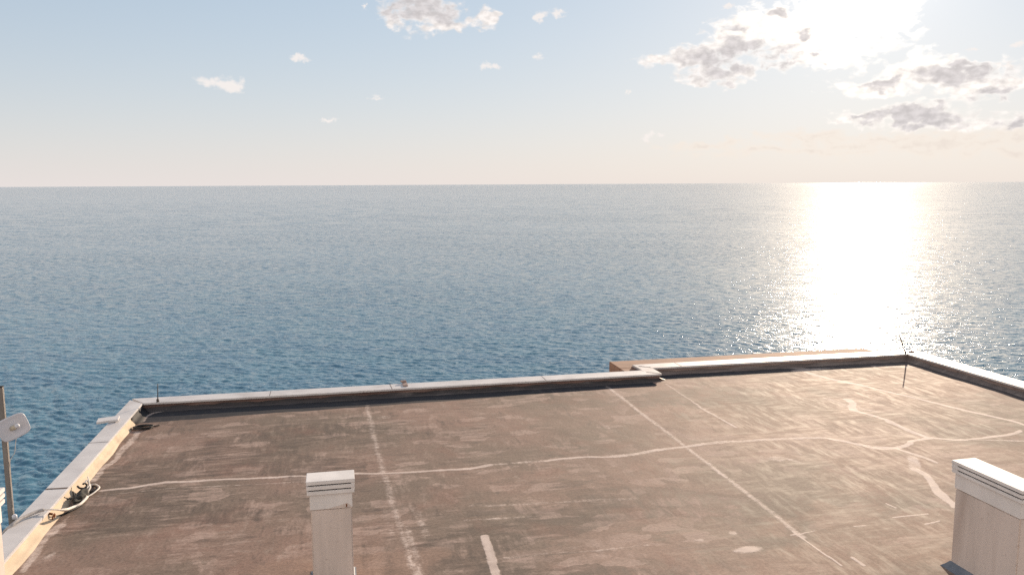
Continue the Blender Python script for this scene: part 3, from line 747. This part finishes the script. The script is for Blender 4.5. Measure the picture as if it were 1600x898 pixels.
def dens(lst, coord, e_, lo, hi, k=.25):
    f_ = t.m('SUBTRACT', 1.05, field(lst, coord, k)); f_ = t.m('ADD', f_, t.m('MULTIPLY', fbc, e_)); return t.ramp(f_, lo, hi), f_
aB, fB = dens(big_c, uvw, 2.2, -.12, .50)
aS, fS = dens(small_c, uvs, 3.0, .0, .9, .2)
aT, fT = dens(strat, uvw, 3.4, -.6, .9)
cC = t.m('ADD', t.m('SUBTRACT', 1.05, field(core_c, uvw)), t.m('MULTIPLY', fbc, 1.5)); core = t.m('MULTIPLY', t.ramp(cC, -.25, .65), t.ramp(fB, .05, .6))
# clear-sky colour: Nishita, washed toward a warm pale horizon by marine haze
cz = t.n.new('ShaderNodeCombineXYZ'); t.l.new(sxyz.outputs[0], cz.inputs[0]); t.l.new(sxyz.outputs[1], cz.inputs[1]); t.l.new(t.m('MAXIMUM', sxyz.outputs[2], .004), cz.inputs[2])
t.l.new(cz.outputs[0], sky.inputs[0])
skc = t.v('MULTIPLY', sky.outputs[0], (.98, 1.02, 1.18))
elr = t.m('MAXIMUM', el, 0.0)
hz = t.m('POWER', 2.71828, t.m('MULTIPLY', elr, -1 / 5.2))
skc = t.v('DIVIDE', skc, t.v('MULTIPLY_ADD', skc, (.075, .075, .075), (1, 1, 1)))
STR = .10
def rad_(c): return tuple(x / STR for x in c)
hazecol = t.mix(t.ramp(azn, -15, 40), rad_((.69, .545, .475)), rad_((.74, .56, .44)))
gr_ = t.m('MULTIPLY', hz, .88)
base = t.mix(gr_, skc, hazecol)
veil = t.ramp(el, 50, 3, .30, .42)
base = t.mix(veil, base, rad_((.475, .555, .62)))
aur = t.m('POWER', 2.71828, t.m('MULTIPLY', sunang, -1 / 2.8))
base = t.mix(1.0, base, t.mix(aur, (0, 0, 0), rad_((.42, .37, .32))), 'ADD')
glow = t.m('POWER', 2.71828, t.m('MULTIPLY', sunang, -1 / 4.5))
rim = t.mix(t.m('MINIMUM', t.m('MULTIPLY', glow, 1.6), 1.0), rad_((.70, .655, .63)), rad_((1.7, 1.56, 1.36)))
greyc = t.mix(t.m('MINIMUM', t.m('MULTIPLY', glow, 1.1), 1.0), rad_((.52, .49, .49)), rad_((.70, .63, .585)))
texs = t.ramp(t.noise(t.v('MULTIPLY', uv, (1, 1.6, 1)), 1.8, 5, .5), .3, .7, .84, 1.08)
ccol = t.mix(core, rim, greyc)
ccol = t.mix(1.0, ccol, texs, 'MULTIPLY')
out = t.mix(t.m('MULTIPLY', aT, t.ramp(el, .5, 4, .3, .65)), base, rad_((.70, .61, .53)))
out = t.mix(t.m('MULTIPLY', t.m('MULTIPLY', aT, t.ramp(fT, .6, 1.5)), .30), out, rad_((.50, .43, .39)))
out = t.mix(t.m('MULTIPLY', aS, .85), out, rad_((.70, .65, .62)))
out = t.mix(t.m('MULTIPLY', aB, t.ramp(fB, 0, .8, .75, 1.0)), out, ccol)
# unseen bright cumulus, added opposite the sun to lift shaded faces
anti = t.ramp(sunang, 75, 125); nb = t.noise(t.v('MULTIPLY', uv, (1, 1.8, 1)), .06, 6, .6)
cov = t.m('MULTIPLY', t.m('MULTIPLY', anti, t.ramp(nb, .36, .52)), t.m('MULTIPLY', t.ramp(el, 1, 6), t.ramp(el, 75, 50)))
out = t.mix(cov, out, t.mix(t.ramp(nb, .5, .7), rad_((1.0, .87, .76)), rad_((.75, .64, .56))))
bg = t.node('ShaderNodeBackground', Color=out, Strength=STR)
o = t.n.new('ShaderNodeOutputWorld'); t.l.new(bg.outputs[0], o.inputs[0])
w.name = 'sky'
w.cycles.sampling_method = 'MANUAL'; w.cycles.sample_map_resolution = 2048

# ------------------------------------------------------------------ render settings
sc.view_settings.view_transform = 'Standard'; sc.view_settings.look = 'None'
sc.view_settings.exposure = 0.46; sc.view_settings.gamma = 1; sc.view_settings.use_curve_mapping = False
sc.cycles.use_denoising = False
sc.cycles.max_bounces = 5; sc.cycles.diffuse_bounces = 3; sc.cycles.glossy_bounces = 3
sc.cycles.sample_clamp_indirect = 6
